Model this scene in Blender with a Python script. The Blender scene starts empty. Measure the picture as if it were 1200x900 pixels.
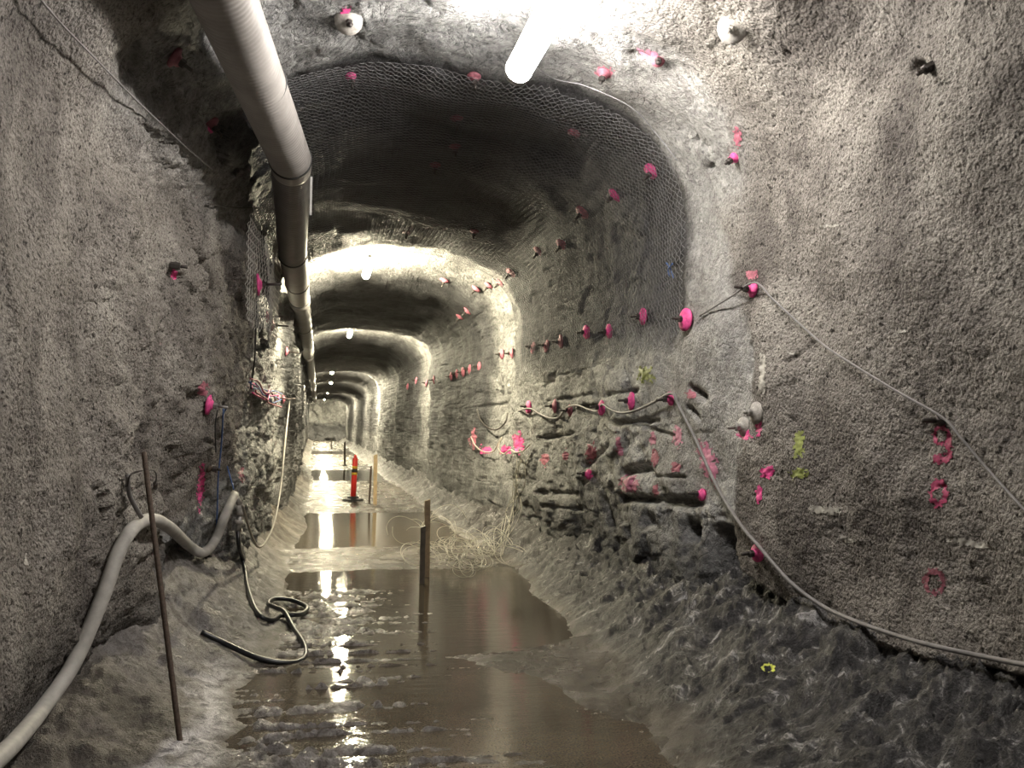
import bpy, bmesh, math, random
import numpy as np
from mathutils import Vector, Matrix
from mathutils.bvhtree import BVHTree

SC = bpy.context.scene
COL = SC.collection
random.seed(7)
RNG = np.random.default_rng(7)

# ------------------------------------------------------------------ camera
FPX = 1000.0                       # focal length in pixels of the 1200 x 900 frame
ROLL = math.radians(1.0)
PITCH = math.atan(0.0508)
YAW = math.atan(0.2192 * math.cos(PITCH))
CAM = Vector((0.0, 0.0, 1.6))
Fv = Vector((math.sin(YAW) * math.cos(PITCH), math.cos(YAW) * math.cos(PITCH), math.sin(PITCH)))
R0 = Vector((math.cos(YAW), -math.sin(YAW), 0.0))
U0 = R0.cross(Fv)
Rv = R0 * math.cos(ROLL) + U0 * math.sin(ROLL)
Uv = U0 * math.cos(ROLL) - R0 * math.sin(ROLL)
cam_data = bpy.data.cameras.new('camera')
cam_data.sensor_width = 36.0
cam_data.lens = 36.0 * FPX / 1200.0
cam_data.clip_end = 300
cam = bpy.data.objects.new('camera', cam_data)
COL.objects.link(cam)
M = Matrix((Rv, Uv, -Fv)).transposed().to_4x4()
M.translation = CAM
cam.matrix_world = M
SC.camera = cam

# ------------------------------------------------------------------ world and exposure
world = bpy.data.worlds.new('world')
SC.world = world
world.use_nodes = True
bg = world.node_tree.nodes['Background']
bg.inputs[0].default_value = (0.5, 0.5, 0.5, 1)
bg.inputs[1].default_value = 0.0          # deep underground: only the lamps give light
SC.view_settings.view_transform = 'Standard'
SC.view_settings.look = 'None'
SC.view_settings.gamma = 1.0
SC.view_settings.use_curve_mapping = False
SC.view_settings.exposure = 0.0
COOL_POWER = 108.0
REAR_POWER = 150.0
WARM_POWER = 1000.0
COOL = (1.0, 0.945, 0.885)
WARM = (1.0, 0.89, 0.62)
SC.cycles.max_bounces = 5
SC.cycles.diffuse_bounces = 3
SC.cycles.glossy_bounces = 3


# ------------------------------------------------------------------ helpers
def ray(px, py):
    return (Fv + Rv * ((px - 600.0) / FPX) - Uv * ((py - 450.0) / FPX))


def at(px, py, Y):
    d = ray(px, py)
    return CAM + d * (Y / d.y)


def at_x(px, py, X):
    d = ray(px, py)
    return CAM + d * (X / d.x)


def at_z(px, py, Z=0.0):
    d = ray(px, py)
    return CAM + d * ((Z - CAM.z) / d.z)


def smooth(a, b, x):
    t = np.clip((x - a) / (b - a), 0, 1)
    return t * t * (3 - 2 * t)


_perm = np.random.default_rng(3).permutation(256)
_perm = np.concatenate([_perm, _perm])
_g = np.random.default_rng(4).normal(size=(256, 3))
_g /= np.linalg.norm(_g, axis=1)[:, None]
_g = _g.astype(np.float32)


def perlin(p):
    """gradient noise, p: (n,3) -> (n,) about -0.8..0.8"""
    p = p.astype(np.float32)
    i = np.floor(p).astype(np.int32)
    f = p - i
    i &= 255
    u = f * f * f * (f * (f * 6 - 15) + 10)
    out = np.zeros(len(p), np.float32)
    for dx in (0, 1):
        wx = u[:, 0] if dx else 1 - u[:, 0]
        hx = _perm[(i[:, 0] + dx) & 255]
        for dy in (0, 1):
            wy = u[:, 1] if dy else 1 - u[:, 1]
            hy = _perm[hx + ((i[:, 1] + dy) & 255)]
            for dz in (0, 1):
                wz = u[:, 2] if dz else 1 - u[:, 2]
                g = _g[_perm[hy + ((i[:, 2] + dz) & 255)]]
                out += wx * wy * wz * ((f[:, 0] - dx) * g[:, 0] + (f[:, 1] - dy) * g[:, 1] + (f[:, 2] - dz) * g[:, 2])
    return out


def fbm(p, scale, octaves=3, gain=0.5, off=0.0):
    s = np.zeros(len(p), np.float32)
    a = 1.0
    q = p * scale + off
    for _ in range(octaves):
        s += a * perlin(q)
        q = q * 2.03 + 17.3
        a *= gain
    return s


def ridged(p, scale, octaves=3, off=0.0):
    s = np.zeros(len(p), np.float32)
    a = 1.0
    q = p * scale + off
    for _ in range(octaves):
        s += a * (1 - 2 * np.abs(perlin(q)))
        q = q * 2.1 + 9.1
        a *= 0.5
    return s


def cells(p, scale, off=0.0):
    """Worley cells: distance to nearest, second nearest and a random plane height in the nearest cell"""
    q = (p * scale + off).astype(np.float32)
    i0 = np.floor(q).astype(np.int32)
    b1 = np.full(len(q), 9.0, np.float32)
    b2 = np.full(len(q), 9.0, np.float32)
    hv = np.zeros(len(q), np.float32)
    for dx in (-1, 0, 1):
        for dy in (-1, 0, 1):
            for dz in (-1, 0, 1):
                c = i0 + np.array([dx, dy, dz])
                h = _perm[_perm[_perm[c[:, 0] & 255] + (c[:, 1] & 255)] + (c[:, 2] & 255)]
                jit = _g[h] * 0.45 + 0.5
                d = q - (c + jit)
                dist = np.sqrt((d * d).sum(1))
                plane = (_g[(h * 7 + 3) & 255] * d).sum(1) * 0.8 + ((h & 15) / 15.0 - 0.5)
                m = dist < b1
                b2 = np.where(m, b1, np.minimum(b2, dist))
                hv = np.where(m, plane, hv)
                b1 = np.where(m, dist, b1)
    return b1, b2, hv


def link_mesh(name, verts, faces, mat=None, parent=None, smooth_shade=True, attrs=None):
    me = bpy.data.meshes.new(name)
    verts = np.asarray(verts, np.float32)
    if isinstance(faces, np.ndarray):
        n, k = faces.shape
        me.vertices.add(len(verts))
        me.vertices.foreach_set('co', verts.ravel())
        me.loops.add(n * k)
        me.loops.foreach_set('vertex_index', faces.astype(np.int32).ravel())
        me.polygons.add(n)
        me.polygons.foreach_set('loop_start', np.arange(0, n * k, k, dtype=np.int32))
        me.update(calc_edges=True)
    else:
        me.from_pydata([tuple(v) for v in verts], [], faces)
        me.update()
    me.polygons.foreach_set('use_smooth', np.full(len(me.polygons), smooth_shade))
    if attrs:
        for k, v in attrs.items():
            a = me.attributes.new(k, 'FLOAT', 'POINT')
            a.data.foreach_set('value', np.asarray(v, np.float32))
    if mat:
        me.materials.append(mat)
    o = bpy.data.objects.new(name, me)
    COL.objects.link(o)
    if parent:
        o.parent = parent
    return o


def tag(o, label=None, cat=None, group=None, kind=None):
    if label: o['label'] = label
    if cat: o['category'] = cat
    if group: o['group'] = group
    if kind: o['kind'] = kind
    return o


def empty(name, loc=(0, 0, 0)):
    o = bpy.data.objects.new(name, None)
    o.location = loc
    o.empty_display_size = 0.1
    COL.objects.link(o)
    return o


def catmull(pts, n=8):
    P = [Vector(p) for p in pts]
    P = [P[0] * 2 - P[1]] + P + [P[-1] * 2 - P[-2]]
    out = []
    for i in range(1, len(P) - 2):
        a, b, c, d = P[i - 1], P[i], P[i + 1], P[i + 2]
        for k in range(n):
            t = k / n
            out.append(0.5 * ((2 * b) + (c - a) * t + (2 * a - 5 * b + 4 * c - d) * t * t + (3 * b - a - 3 * c + d) * t ** 3))
    out.append(P[-2])
    return out


def tube_data(path, r, sides=8, cap=True):
    path = [Vector(p) for p in path]
    n = len(path)
    rs = r if hasattr(r, '__len__') else [r] * n
    V, Fc = [], []
    t = (path[1] - path[0]).normalized()
    u = t.orthogonal().normalized()
    for i in range(n):
        a = path[max(i - 1, 0)]
        b = path[min(i + 1, n - 1)]
        t2 = (b - a)
        t2 = t2.normalized() if t2.length > 1e-9 else t
        u = (u - t2 * u.dot(t2)).normalized()
        w = t2.cross(u)
        t = t2
        for k in range(sides):
            an = 2 * math.pi * k / sides
            V.append(path[i] + (u * math.cos(an) + w * math.sin(an)) * rs[i])
    for i in range(n - 1):
        for k in range(sides):
            k2 = (k + 1) % sides
            Fc.append((i * sides + k, i * sides + k2, (i + 1) * sides + k2, (i + 1) * sides + k))
    if cap:
        Fc.append(tuple(range(sides - 1, -1, -1)))
        Fc.append(tuple((n - 1) * sides + k for k in range(sides)))
    return V, Fc


def tube(name, path, r, mat, parent=None, sides=8, cap=True):
    V, Fc = tube_data(path, r, sides, cap)
    return link_mesh(name, V, Fc, mat, parent)


def lathe_data(prof, segs, axis=Vector((0, 0, 1)), org=Vector((0, 0, 0)), xdir=None):
    """prof: list of (radius, height) along axis"""
    axis = Vector(axis).normalized()
    u = (Vector(xdir) - axis * Vector(xdir).dot(axis)).normalized() if xdir is not None else axis.orthogonal().normalized()
    w = axis.cross(u)
    V, Fc = [], []
    for (r, h) in prof:
        for k in range(segs):
            an = 2 * math.pi * k / segs
            V.append(Vector(org) + axis * h + (u * math.cos(an) + w * math.sin(an)) * r)
    for i in range(len(prof) - 1):
        for k in range(segs):
            k2 = (k + 1) % segs
            Fc.append((i * segs + k, i * segs + k2, (i + 1) * segs + k2, (i + 1) * segs + k))
    Fc.append(tuple(range(segs - 1, -1, -1)))
    Fc.append(tuple((len(prof) - 1) * segs + k for k in range(segs)))
    return V, Fc


def lathe(name, prof, segs, mat, parent=None, axis=(0, 0, 1), org=(0, 0, 0), xdir=None, smooth_shade=True):
    V, Fc = lathe_data(prof, segs, Vector(axis), Vector(org), xdir)
    return link_mesh(name, V, Fc, mat, parent, smooth_shade)


def box_data(c, ex, ey, ez):
    c = Vector(c)
    V = [c + ex * sx + ey * sy + ez * sz for sz in (-1, 1) for sy in (-1, 1) for sx in (-1, 1)]
    Fc = [(0, 2, 3, 1), (4, 5, 7, 6), (0, 1, 5, 4), (2, 6, 7, 3), (0, 4, 6, 2), (1, 3, 7, 5)]
    return V, Fc


# ------------------------------------------------------------------ materials
def new_mat(name):
    m = bpy.data.materials.new(name)
    m.use_nodes = True
    nt = m.node_tree
    return m, nt, nt.nodes['Principled BSDF']


def N(nt, kind, **kw):
    n = nt.nodes.new(kind)
    for k, v in kw.items():
        if k.startswith('i_'):
            n.inputs[k[2:].replace('_', ' ')].default_value = v
        else:
            setattr(n, k, v)
    return n


def L(nt, a, b):
    nt.links.new(a, b)


def ramp(nt, fac, stops):
    r = nt.nodes.new('ShaderNodeValToRGB')
    el = r.color_ramp.elements
    el[0].position, el[0].color = stops[0][0], (*stops[0][1], 1)
    el[1].position, el[1].color = stops[-1][0], (*stops[-1][1], 1)
    for p, c in stops[1:-1]:
        e = el.new(p)
        e.color = (*c, 1)
    L(nt, fac, r.inputs[0])
    return r.outputs[0]


def mixc(nt, fac, a, b, blend='MIX'):
    m = nt.nodes.new('ShaderNodeMix')
    m.data_type = 'RGBA'
    m.blend_type = blend
    for s, v in ((0, fac), (6, a), (7, b)):
        if hasattr(v, 'links') or isinstance(v, bpy.types.NodeSocket):
            L(nt, v, m.inputs[s])
        elif isinstance(v, tuple):
            m.inputs[s].default_value = (*v, 1)
        else:
            m.inputs[s].default_value = v
    return m.outputs[2]


def math_n(nt, op, a, b=0.0, clamp=False):
    m = nt.nodes.new('ShaderNodeMath')
    m.operation = op
    m.use_clamp = clamp
    for s, v in ((0, a), (1, b)):
        if isinstance(v, bpy.types.NodeSocket):
            L(nt, v, m.inputs[s])
        else:
            m.inputs[s].default_value = v
    return m.outputs[0]


def noise(nt, vec, scale, detail=4, rough=0.5, dist=0.0):
    n = N(nt, 'ShaderNodeTexNoise')
    n.inputs['Scale'].default_value = scale
    n.inputs['Detail'].default_value = detail
    n.inputs['Roughness'].default_value = rough
    n.inputs['Distortion'].default_value = dist
    L(nt, vec, n.inputs['Vector'])
    return n.outputs['Fac']


def simple(name, col, rough=0.6, metal=0.0, var=0.25, scale=8.0, bump=0.0, spec=0.5):
    m, nt, b = new_mat(name)
    co = N(nt, 'ShaderNodeTexCoord').outputs['Object']
    f = noise(nt, co, scale, 5, 0.6)
    lo = tuple(max(0, c * (1 - var)) for c in col)
    hi = tuple(min(1, c * (1 + var)) for c in col)
    L(nt, ramp(nt, f, [(0.3, lo), (0.7, hi)]), b.inputs['Base Color'])
    b.inputs['Roughness'].default_value = rough
    b.inputs['Metallic'].default_value = metal
    b.inputs['Specular IOR Level'].default_value = spec
    if bump:
        bp = N(nt, 'ShaderNodeBump')
        bp.inputs['Strength'].default_value = 0.6
        bp.inputs['Distance'].default_value = bump
        L(nt, noise(nt, co, scale * 5, 4), bp.inputs['Height'])
        L(nt, bp.outputs[0], b.inputs['Normal'])
    return m


def rock_material():
    m, nt, b = new_mat('tunnel_rock_and_shotcrete')
    co = N(nt, 'ShaderNodeTexCoord').outputs['Object']
    A = lambda n: N(nt, 'ShaderNodeAttribute', attribute_name=n).outputs['Fac']
    shot, dark = A('shot'), A('dark')
    # sprayed concrete
    s1 = ramp(nt, noise(nt, co, 2.2, 5, 0.6), [(0.30, (0.17, 0.155, 0.138)), (0.5, (0.255, 0.238, 0.214)), (0.72, (0.34, 0.322, 0.29))])
    sp = ramp(nt, noise(nt, co, 75, 3, 0.6), [(0.34, (0.36, 0.34, 0.33)), (0.52, (1, 1, 1)), (0.8, (1.22, 1.21, 1.2))])
    s1 = mixc(nt, 1.0, s1, sp, 'MULTIPLY')
    pit = ramp(nt, noise(nt, co, 34, 2, 0.5, 0.3), [(0.31, (0.20, 0.19, 0.18)), (0.39, (1, 1, 1))])
    s1 = mixc(nt, 1.0, s1, pit, 'MULTIPLY')
    big = ramp(nt, noise(nt, co, 1.5, 4, 0.6, 0.4), [(0.36, (0.56, 0.54, 0.54)), (0.52, (0.98, 0.97, 0.96)), (0.66, (1.14, 1.14, 1.12))])
    s1 = mixc(nt, 1.0, s1, big, 'MULTIPLY')
    # bare rock
    r1 = ramp(nt, noise(nt, co, 3.1, 6, 0.65, 0.6), [(0.28, (0.13, 0.128, 0.126)), (0.5, (0.29, 0.29, 0.283)), (0.74, (0.50, 0.50, 0.485))])
    rs = ramp(nt, noise(nt, co, 26, 4, 0.7), [(0.3, (0.45, 0.45, 0.47)), (0.6, (1.05, 1.05, 1.04))])
    r1 = mixc(nt, 1.0, r1, rs, 'MULTIPLY')
    ckn = math_n(nt, 'ABSOLUTE', math_n(nt, 'SUBTRACT', noise(nt, co, 4.2, 5, 0.6, 1.2), 0.5))
    ck = ramp(nt, ckn, [(0.003, (0.42, 0.42, 0.42)), (0.014, (1, 1, 1))])
    r1 = mixc(nt, 1.0, r1, ck, 'MULTIPLY')
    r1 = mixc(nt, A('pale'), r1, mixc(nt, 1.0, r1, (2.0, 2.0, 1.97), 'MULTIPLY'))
    base = mixc(nt, shot, r1, s1)
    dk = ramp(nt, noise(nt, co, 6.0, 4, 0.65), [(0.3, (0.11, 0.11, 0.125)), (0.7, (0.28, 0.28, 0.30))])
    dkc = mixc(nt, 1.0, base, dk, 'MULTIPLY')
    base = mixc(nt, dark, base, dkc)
    L(nt, base, b.inputs['Base Color'])
    ro = math_n(nt, 'MULTIPLY_ADD', shot, 0.22)
    nt.nodes[-1].inputs[2].default_value = 0.62
    L(nt, ro, b.inputs['Roughness'])
    b.inputs['Specular IOR Level'].default_value = 0.35
    # relief
    v = N(nt, 'ShaderNodeTexVoronoi', feature='F1')
    v.inputs['Scale'].default_value = 55
    L(nt, co, v.inputs['Vector'])
    g1 = math_n(nt, 'SUBTRACT', noise(nt, co, 48, 4, 0.6), math_n(nt, 'MULTIPLY', v.outputs['Distance'], 0.35))
    g2 = math_n(nt, 'ADD', noise(nt, co, 24, 5, 0.72, 0.5), math_n(nt, 'MULTIPLY', math_n(nt, 'MINIMUM', ckn, 0.03), 7.0))
    h = math_n(nt, 'ADD', math_n(nt, 'MULTIPLY', shot, g1), math_n(nt, 'MULTIPLY', math_n(nt, 'SUBTRACT', 1.0, shot), math_n(nt, 'MULTIPLY', g2, 1.8)))
    bp = N(nt, 'ShaderNodeBump')
    bp.inputs['Strength'].default_value = 1.0
    bp.inputs['Distance'].default_value = 0.021
    L(nt, h, bp.inputs['Height'])
    L(nt, bp.outputs[0], b.inputs['Normal'])
    return m


def floor_material():
    m, nt, b = new_mat('wet_muddy_floor')
    co = N(nt, 'ShaderNodeTexCoord').outputs['Object']
    A = lambda n: N(nt, 'ShaderNodeAttribute', attribute_name=n).outputs['Fac']
    pale, wet, dark = A('pale'), A('wet'), A('dark')
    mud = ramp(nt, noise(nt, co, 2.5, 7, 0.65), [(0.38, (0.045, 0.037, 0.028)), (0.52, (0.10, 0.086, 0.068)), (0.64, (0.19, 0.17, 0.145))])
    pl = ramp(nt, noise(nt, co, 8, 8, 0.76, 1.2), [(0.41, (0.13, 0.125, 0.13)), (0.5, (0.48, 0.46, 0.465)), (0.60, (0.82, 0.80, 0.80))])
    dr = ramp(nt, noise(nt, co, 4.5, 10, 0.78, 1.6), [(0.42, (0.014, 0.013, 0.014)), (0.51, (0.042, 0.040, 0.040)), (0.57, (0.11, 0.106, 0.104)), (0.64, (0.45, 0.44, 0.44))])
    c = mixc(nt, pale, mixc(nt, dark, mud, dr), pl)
    L(nt, c, b.inputs['Base Color'])
    wn = math_n(nt, 'MULTIPLY', wet, 0.52)
    L(nt, math_n(nt, 'SUBTRACT', 0.72, wn), b.inputs['Roughness'])
    b.inputs['Specular IOR Level'].default_value = 0.5
    bp = N(nt, 'ShaderNodeBump')
    bp.inputs['Strength'].default_value = 1.0
    bp.inputs['Distance'].default_value = 0.022
    hh = math_n(nt, 'ADD', noise(nt, co, 24, 6, 0.75, 0.6), math_n(nt, 'MULTIPLY', noise(nt, co, 85, 3, 0.6), 0.9))
    L(nt, hh, bp.inputs['Height'])
    L(nt, bp.outputs[0], b.inputs['Normal'])
    return m


def water_material():
    m, nt, b = new_mat('murky_standing_water')
    co = N(nt, 'ShaderNodeTexCoord').outputs['Object']
    c = ramp(nt, noise(nt, co, 1.3, 5, 0.6), [(0.3, (0.050, 0.041, 0.029)), (0.7, (0.105, 0.089, 0.066))])
    silt = ramp(nt, noise(nt, co, 90, 3, 0.7), [(0.36, (0.45, 0.44, 0.42)), (0.6, (1.25, 1.22, 1.18))])
    c = mixc(nt, 1.0, c, silt, 'MULTIPLY')
    L(nt, c, b.inputs['Base Color'])
    b.inputs['Roughness'].default_value = 0.06
    b.inputs['IOR'].default_value = 1.33
    b.inputs['Specular IOR Level'].default_value = 0.6
    mp = N(nt, 'ShaderNodeMapping')
    mp.inputs['Scale'].default_value = (1.0, 3.0, 1.0)
    L(nt, co, mp.inputs['Vector'])
    bp = N(nt, 'ShaderNodeBump')
    bp.inputs['Strength'].default_value = 0.5
    bp.inputs['Distance'].default_value = 0.005
    L(nt, noise(nt, mp.outputs[0], 5.0, 5, 0.6), bp.inputs['Height'])
    L(nt, bp.outputs[0], b.inputs['Normal'])
    return m


def paint_material(name, col, rough=0.6):
    m, nt, b = new_mat(name)
    co = N(nt, 'ShaderNodeTexCoord').outputs['Object']
    f = noise(nt, co, 30, 4, 0.6)
    L(nt, ramp(nt, f, [(0.3, tuple(c * 0.6 for c in col)), (0.62, col)]), b.inputs['Base Color'])
    b.inputs['Roughness'].default_value = rough
    return m


def emit_material(name, col, strength):
    m, nt, b = new_mat(name)
    b.inputs['Base Color'].default_value = (0.8, 0.8, 0.8, 1)
    b.inputs['Emission Color'].default_value = (*col, 1)
    b.inputs['Emission Strength'].default_value = strength
    return m


MAT = {
    'rock': rock_material(),
    'floor': floor_material(),
    'water': water_material(),
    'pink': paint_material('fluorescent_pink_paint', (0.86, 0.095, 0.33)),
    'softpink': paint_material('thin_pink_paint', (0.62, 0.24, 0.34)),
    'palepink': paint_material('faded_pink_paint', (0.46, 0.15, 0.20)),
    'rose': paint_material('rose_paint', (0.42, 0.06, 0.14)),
    'dull': paint_material('shaded_faint_rose_paint', (0.30, 0.10, 0.13)),  # shade of crown and duct painted into bolt plates; also a faint ring
    'lime': paint_material('lime_green_paint', (0.30, 0.34, 0.10)),
    'yellow': paint_material('yellow_paint', (0.75, 0.80, 0.12)),
    'chalk': paint_material('white_chalk', (0.46, 0.44, 0.39)),
    'steel': simple('dull_steel', (0.33, 0.32, 0.30), 0.45, 0.6, 0.3, 30),
    'dark_steel': simple('dark_steel', (0.09, 0.08, 0.075), 0.5, 0.7, 0.3, 30),
    'greyplate': simple('cement_spattered_plate', (0.36, 0.34, 0.31), 0.8, 0.0, 0.3, 40, 0.003),
    'wire': simple('galvanised_wire', (0.36, 0.36, 0.37), 0.45, 0.3, 0.3, 20),
    'mesh_wire': simple('dull_mesh_wire', (0.25, 0.25, 0.255), 0.55, 0.3, 0.3, 20),
    'pale_mesh_wire': simple('paler_mesh_wire', (0.55, 0.53, 0.49), 0.6, 0.0, 0.2, 20),  # paler tone so the left mesh stays visible
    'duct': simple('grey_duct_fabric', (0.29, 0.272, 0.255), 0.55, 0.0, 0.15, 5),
    'dark_duct': simple('darker_duct_fabric', (0.12, 0.115, 0.115), 0.5, 0.0, 0.2, 5),  # darker tone for the duct past the bend
    'band': simple('dark_rubber_band', (0.03, 0.03, 0.03), 0.6, 0.0, 0.2, 20),
    'hose': simple('grey_lay_flat_hose', (0.40, 0.385, 0.355), 0.6, 0.0, 0.2, 12, 0.001),
    'black_hose': simple('black_rubber_hose', (0.015, 0.016, 0.018), 0.35, 0.0, 0.3, 20),
    'cable': simple('grey_cable', (0.19, 0.18, 0.175), 0.5, 0.0, 0.2, 20),
    'pale_cable': simple('pale_cable', (0.36, 0.33, 0.28), 0.5, 0.0, 0.2, 20),
    'tangle': simple('pale_plastic_tube', (0.42, 0.40, 0.33), 0.35, 0.0, 0.2, 20),
    'blue': simple('blue_rope', (0.08, 0.15, 0.36), 0.6, 0.0, 0.3, 40),
    'rust': simple('rusty_rebar', (0.075, 0.052, 0.038), 0.75, 0.2, 0.4, 60, 0.002),
    'wood': simple('weathered_timber', (0.27, 0.20, 0.12), 0.8, 0.0, 0.3, 14, 0.002),
    'dark_wood': simple('wet_dark_timber', (0.085, 0.072, 0.055), 0.5, 0.0, 0.35, 14, 0.002),
    'pale_wood': simple('raw_pine_stake', (0.62, 0.47, 0.28), 0.75, 0.0, 0.2, 14),
    'red': simple('red_plastic', (0.80, 0.045, 0.035), 0.45, 0.0, 0.12, 6),
    'reflect': simple('yellow_reflective_band', (0.75, 0.50, 0.05), 0.4, 0.0, 0.2, 20),
    'rubber': simple('black_rubber', (0.02, 0.02, 0.02), 0.6, 0.0, 0.3, 10),
    'white_tape': simple('white_tape', (0.75, 0.74, 0.72), 0.5, 0.0, 0.1, 10),
    'housing': simple('grey_lamp_housing', (0.4, 0.4, 0.4), 0.5, 0.0, 0.1, 10),
    'cool_lamp': emit_material('cool_white_lamp', COOL, COOL_POWER),
    'warm_lamp': emit_material('warm_white_lamp', WARM, WARM_POWER),
    'far_lamp': emit_material('far_warm_lamp', WARM, WARM_POWER * 2.2),
    'rear_lamp': emit_material('rear_white_lamp', COOL, REAR_POWER),
}

# ------------------------------------------------------------------ tunnel shell
LAMP_Y = [12.5, 21.5, 37.0, 46.5, 62.0, 79.0]
STEPS = [(11.6, 2.6, 1.0), (20.6, 3.0, 1.0), (28.5, 2.5, 0.5), (36.2, 2.8, 1.1), (45.6, 3.2, 1.1), (61.0, 3.6, 1.2), (78.0, 8.0, 1.2)]
YEND = 84.0


def pl(Y, pts):
    a = np.array(pts)
    return np.interp(Y, a[:, 0], a[:, 1])


def Xl(Y):
    return pl(Y, [(-9, -1.2), (2, -1.2), (4.6, -1.17), (5.6, -1.05), (6.6, -0.84), (8, -0.76), (9.5, -0.80), (11, -0.72), (13, -0.60), (18, -0.64), (23, -0.62), (40, -0.95), (84, -1.45)])


def Xr(Y):
    return pl(Y, [(-9, 2.75), (2, 2.75), (5, 2.70), (6, 2.62), (8, 2.70), (10.5, 2.66), (11.5, 2.60), (12.5, 2.54), (22, 2.40), (40, 2.16), (50, 2.18), (84, 1.85)])


def step_out(Y):
    s = np.zeros_like(Y)
    for y0, ln, a in STEPS:
        s += a * smooth(y0 - 0.10, y0, Y) * (1 - smooth(0.35 * ln, ln, Y - y0))
    return s


ZS, BR, NE, DZ = 2.95, 1.17, 2.7, 0.013


def nominal_section():
    pts = [(-1.0, -0.35), (-1.0, ZS)]
    for k in range(1, 400):
        an = math.pi * (1 - k / 400)
        c, s = math.cos(an), math.sin(an)
        pts.append((math.copysign(abs(c) ** (2 / NE), c), ZS + BR * abs(s) ** (2 / NE)))
    pts += [(1.0, ZS), (1.0, -0.35)]
    p = np.array(pts)
    seg = np.hypot(np.diff(p[:, 0]) * 1.85, np.diff(p[:, 1]))
    s = np.concatenate([[0], np.cumsum(seg)])
    n = int(s[-1] / DZ)
    t = np.linspace(0, s[-1], n)
    return t, np.interp(t, s, p[:, 0]), np.interp(t, s, p[:, 1])


S_ARC, SEC_X, SEC_Z = nominal_section()
NC = len(S_ARC)
rows = list(np.arange(-9.0, 1.0, 0.3)) + list(np.arange(1.0, 2.3, 0.035))
y = 2.3
while y < 13.5:
    rows.append(y)
    y += 0.0046 * y
while y < YEND:
    rows.append(y)
    y += 0.0125 * y
rows.append(YEND)
ROWY = np.array(rows)
NR = len(ROWY)


def base_shell(Yr, sx, sz):
    Y = np.repeat(Yr[:, None], len(sx), 1)
    st = step_out(Y)
    t = (sx[None, :] + 1) / 2
    xl, xr = Xl(Y), Xr(Y)
    X = xl + (xr - xl) * t
    Z = np.repeat(sz[None, :], len(Yr), 0).copy()
    dzs = pl(Y, [(-9, 0), (4, 0.02), (6, 0.05), (9, 0.0), (11.4, -0.10), (12, -0.14), (13.5, -0.30), (20, -0.30), (84, -0.34)])
    Z = Z + np.clip((Z - ZS) / BR, 0, 1) * dzs
    # inward normal of the nominal section
    dx = np.gradient(X, axis=1)
    dz = np.gradient(Z, axis=1)
    ln = np.hypot(dx, dz)
    nx, nz = dz / ln, -dx / ln
    out = st * (0.20 + 0.14 * smooth(2.4, 3.9, Z))
    X -= nx * out
    Z -= nz * out
    return X, Y, Z, nx, nz


# coarse shell: turns a pixel into a spot on the smooth tunnel wall before it is roughened
_cy = np.concatenate([np.arange(1.0, 14.0, 0.1), np.arange(14.0, 84.0, 1.0)])
_ci = np.linspace(0, NC - 1, 160).astype(int)
_X, _Y, _Z, _, _ = base_shell(_cy, SEC_X[_ci], SEC_Z[_ci])
_v = np.stack([_X, _Y, _Z], -1).reshape(-1, 3)
_f = [(i * 160 + j, i * 160 + j + 1, (i + 1) * 160 + j + 1, (i + 1) * 160 + j) for i in range(len(_cy) - 1) for j in range(159)]
BASE = BVHTree.FromPolygons([tuple(v) for v in _v], _f)


def bhit(px, py):
    h = BASE.ray_cast(CAM, ray(px, py).normalized())
    return h[0]


X0, Y0, Z0, NX, NZ = base_shell(ROWY, SEC_X, SEC_Z)
P0 = np.stack([X0, Y0, Z0], -1).reshape(-1, 3)
xx, yy, zz = P0[:, 0], P0[:, 1], P0[:, 2]
side = np.repeat(SEC_X[None, :], NR, 0).ravel()            # -1 left .. 1 right
right = smooth(0.2, 0.8, side)
left = smooth(0.2, 0.8, -side)
roof = smooth(3.0, 3.6, zz)

# sprayed concrete ends along this line on the right wall
ed = [at_x(px, py, 2.70) for px, py in [(832, 120), (842, 250), (872, 350), (893, 420), (893, 480), (872, 560), (868, 610)]]
ey = np.array([(p.z, p.y) for p in ed])[::-1]
lowp = [at_x(px, py, 2.70) for px, py in [(860, 620), (880, 668), (935, 720), (1040, 765), (1120, 786), (1200, 798)]]
el = np.array([(p.y, p.z) for p in lowp])[::-1]
wob = fbm(P0, 2.5, 3, 0.5, 5.0) * 0.12
Yb = np.interp(zz, ey[:, 0], ey[:, 1])
Zb = np.interp(yy, el[:, 0], el[:, 1])
soft_r = right * smooth(4.6, 5.0, yy) * (1 - smooth(6.0, 7.2, yy + 3 * wob)) * smooth(0.95, 1.3, zz + wob)
shot_r = smooth(-0.12, 0.12, Yb - yy + wob) * smooth(-0.03, 0.03, zz - Zb + wob * 0.4)
shot_l = smooth(-0.4, 0.4, 6.0 + 2.6 * smooth(0.6, 1.4, zz) - yy + 3 * wob)
shot_c = smooth(-0.3, 0.3, 4.4 - yy + 2 * wob) * 0.8
shot = np.where(side > 0.7, shot_r, np.where(side < -0.7, shot_l, 0))
rf = smooth(2.9, 3.7, zz)
shot = shot * (1 - rf) + rf * (shot_c * (1 - right) + right * smooth(-0.3, 0.3, 5.0 - yy + 2 * wob))
far = smooth(6.0, 7.5, yy)
shot = np.maximum(shot, 0.55 * soft_r)
rock = 1 - shot

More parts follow.
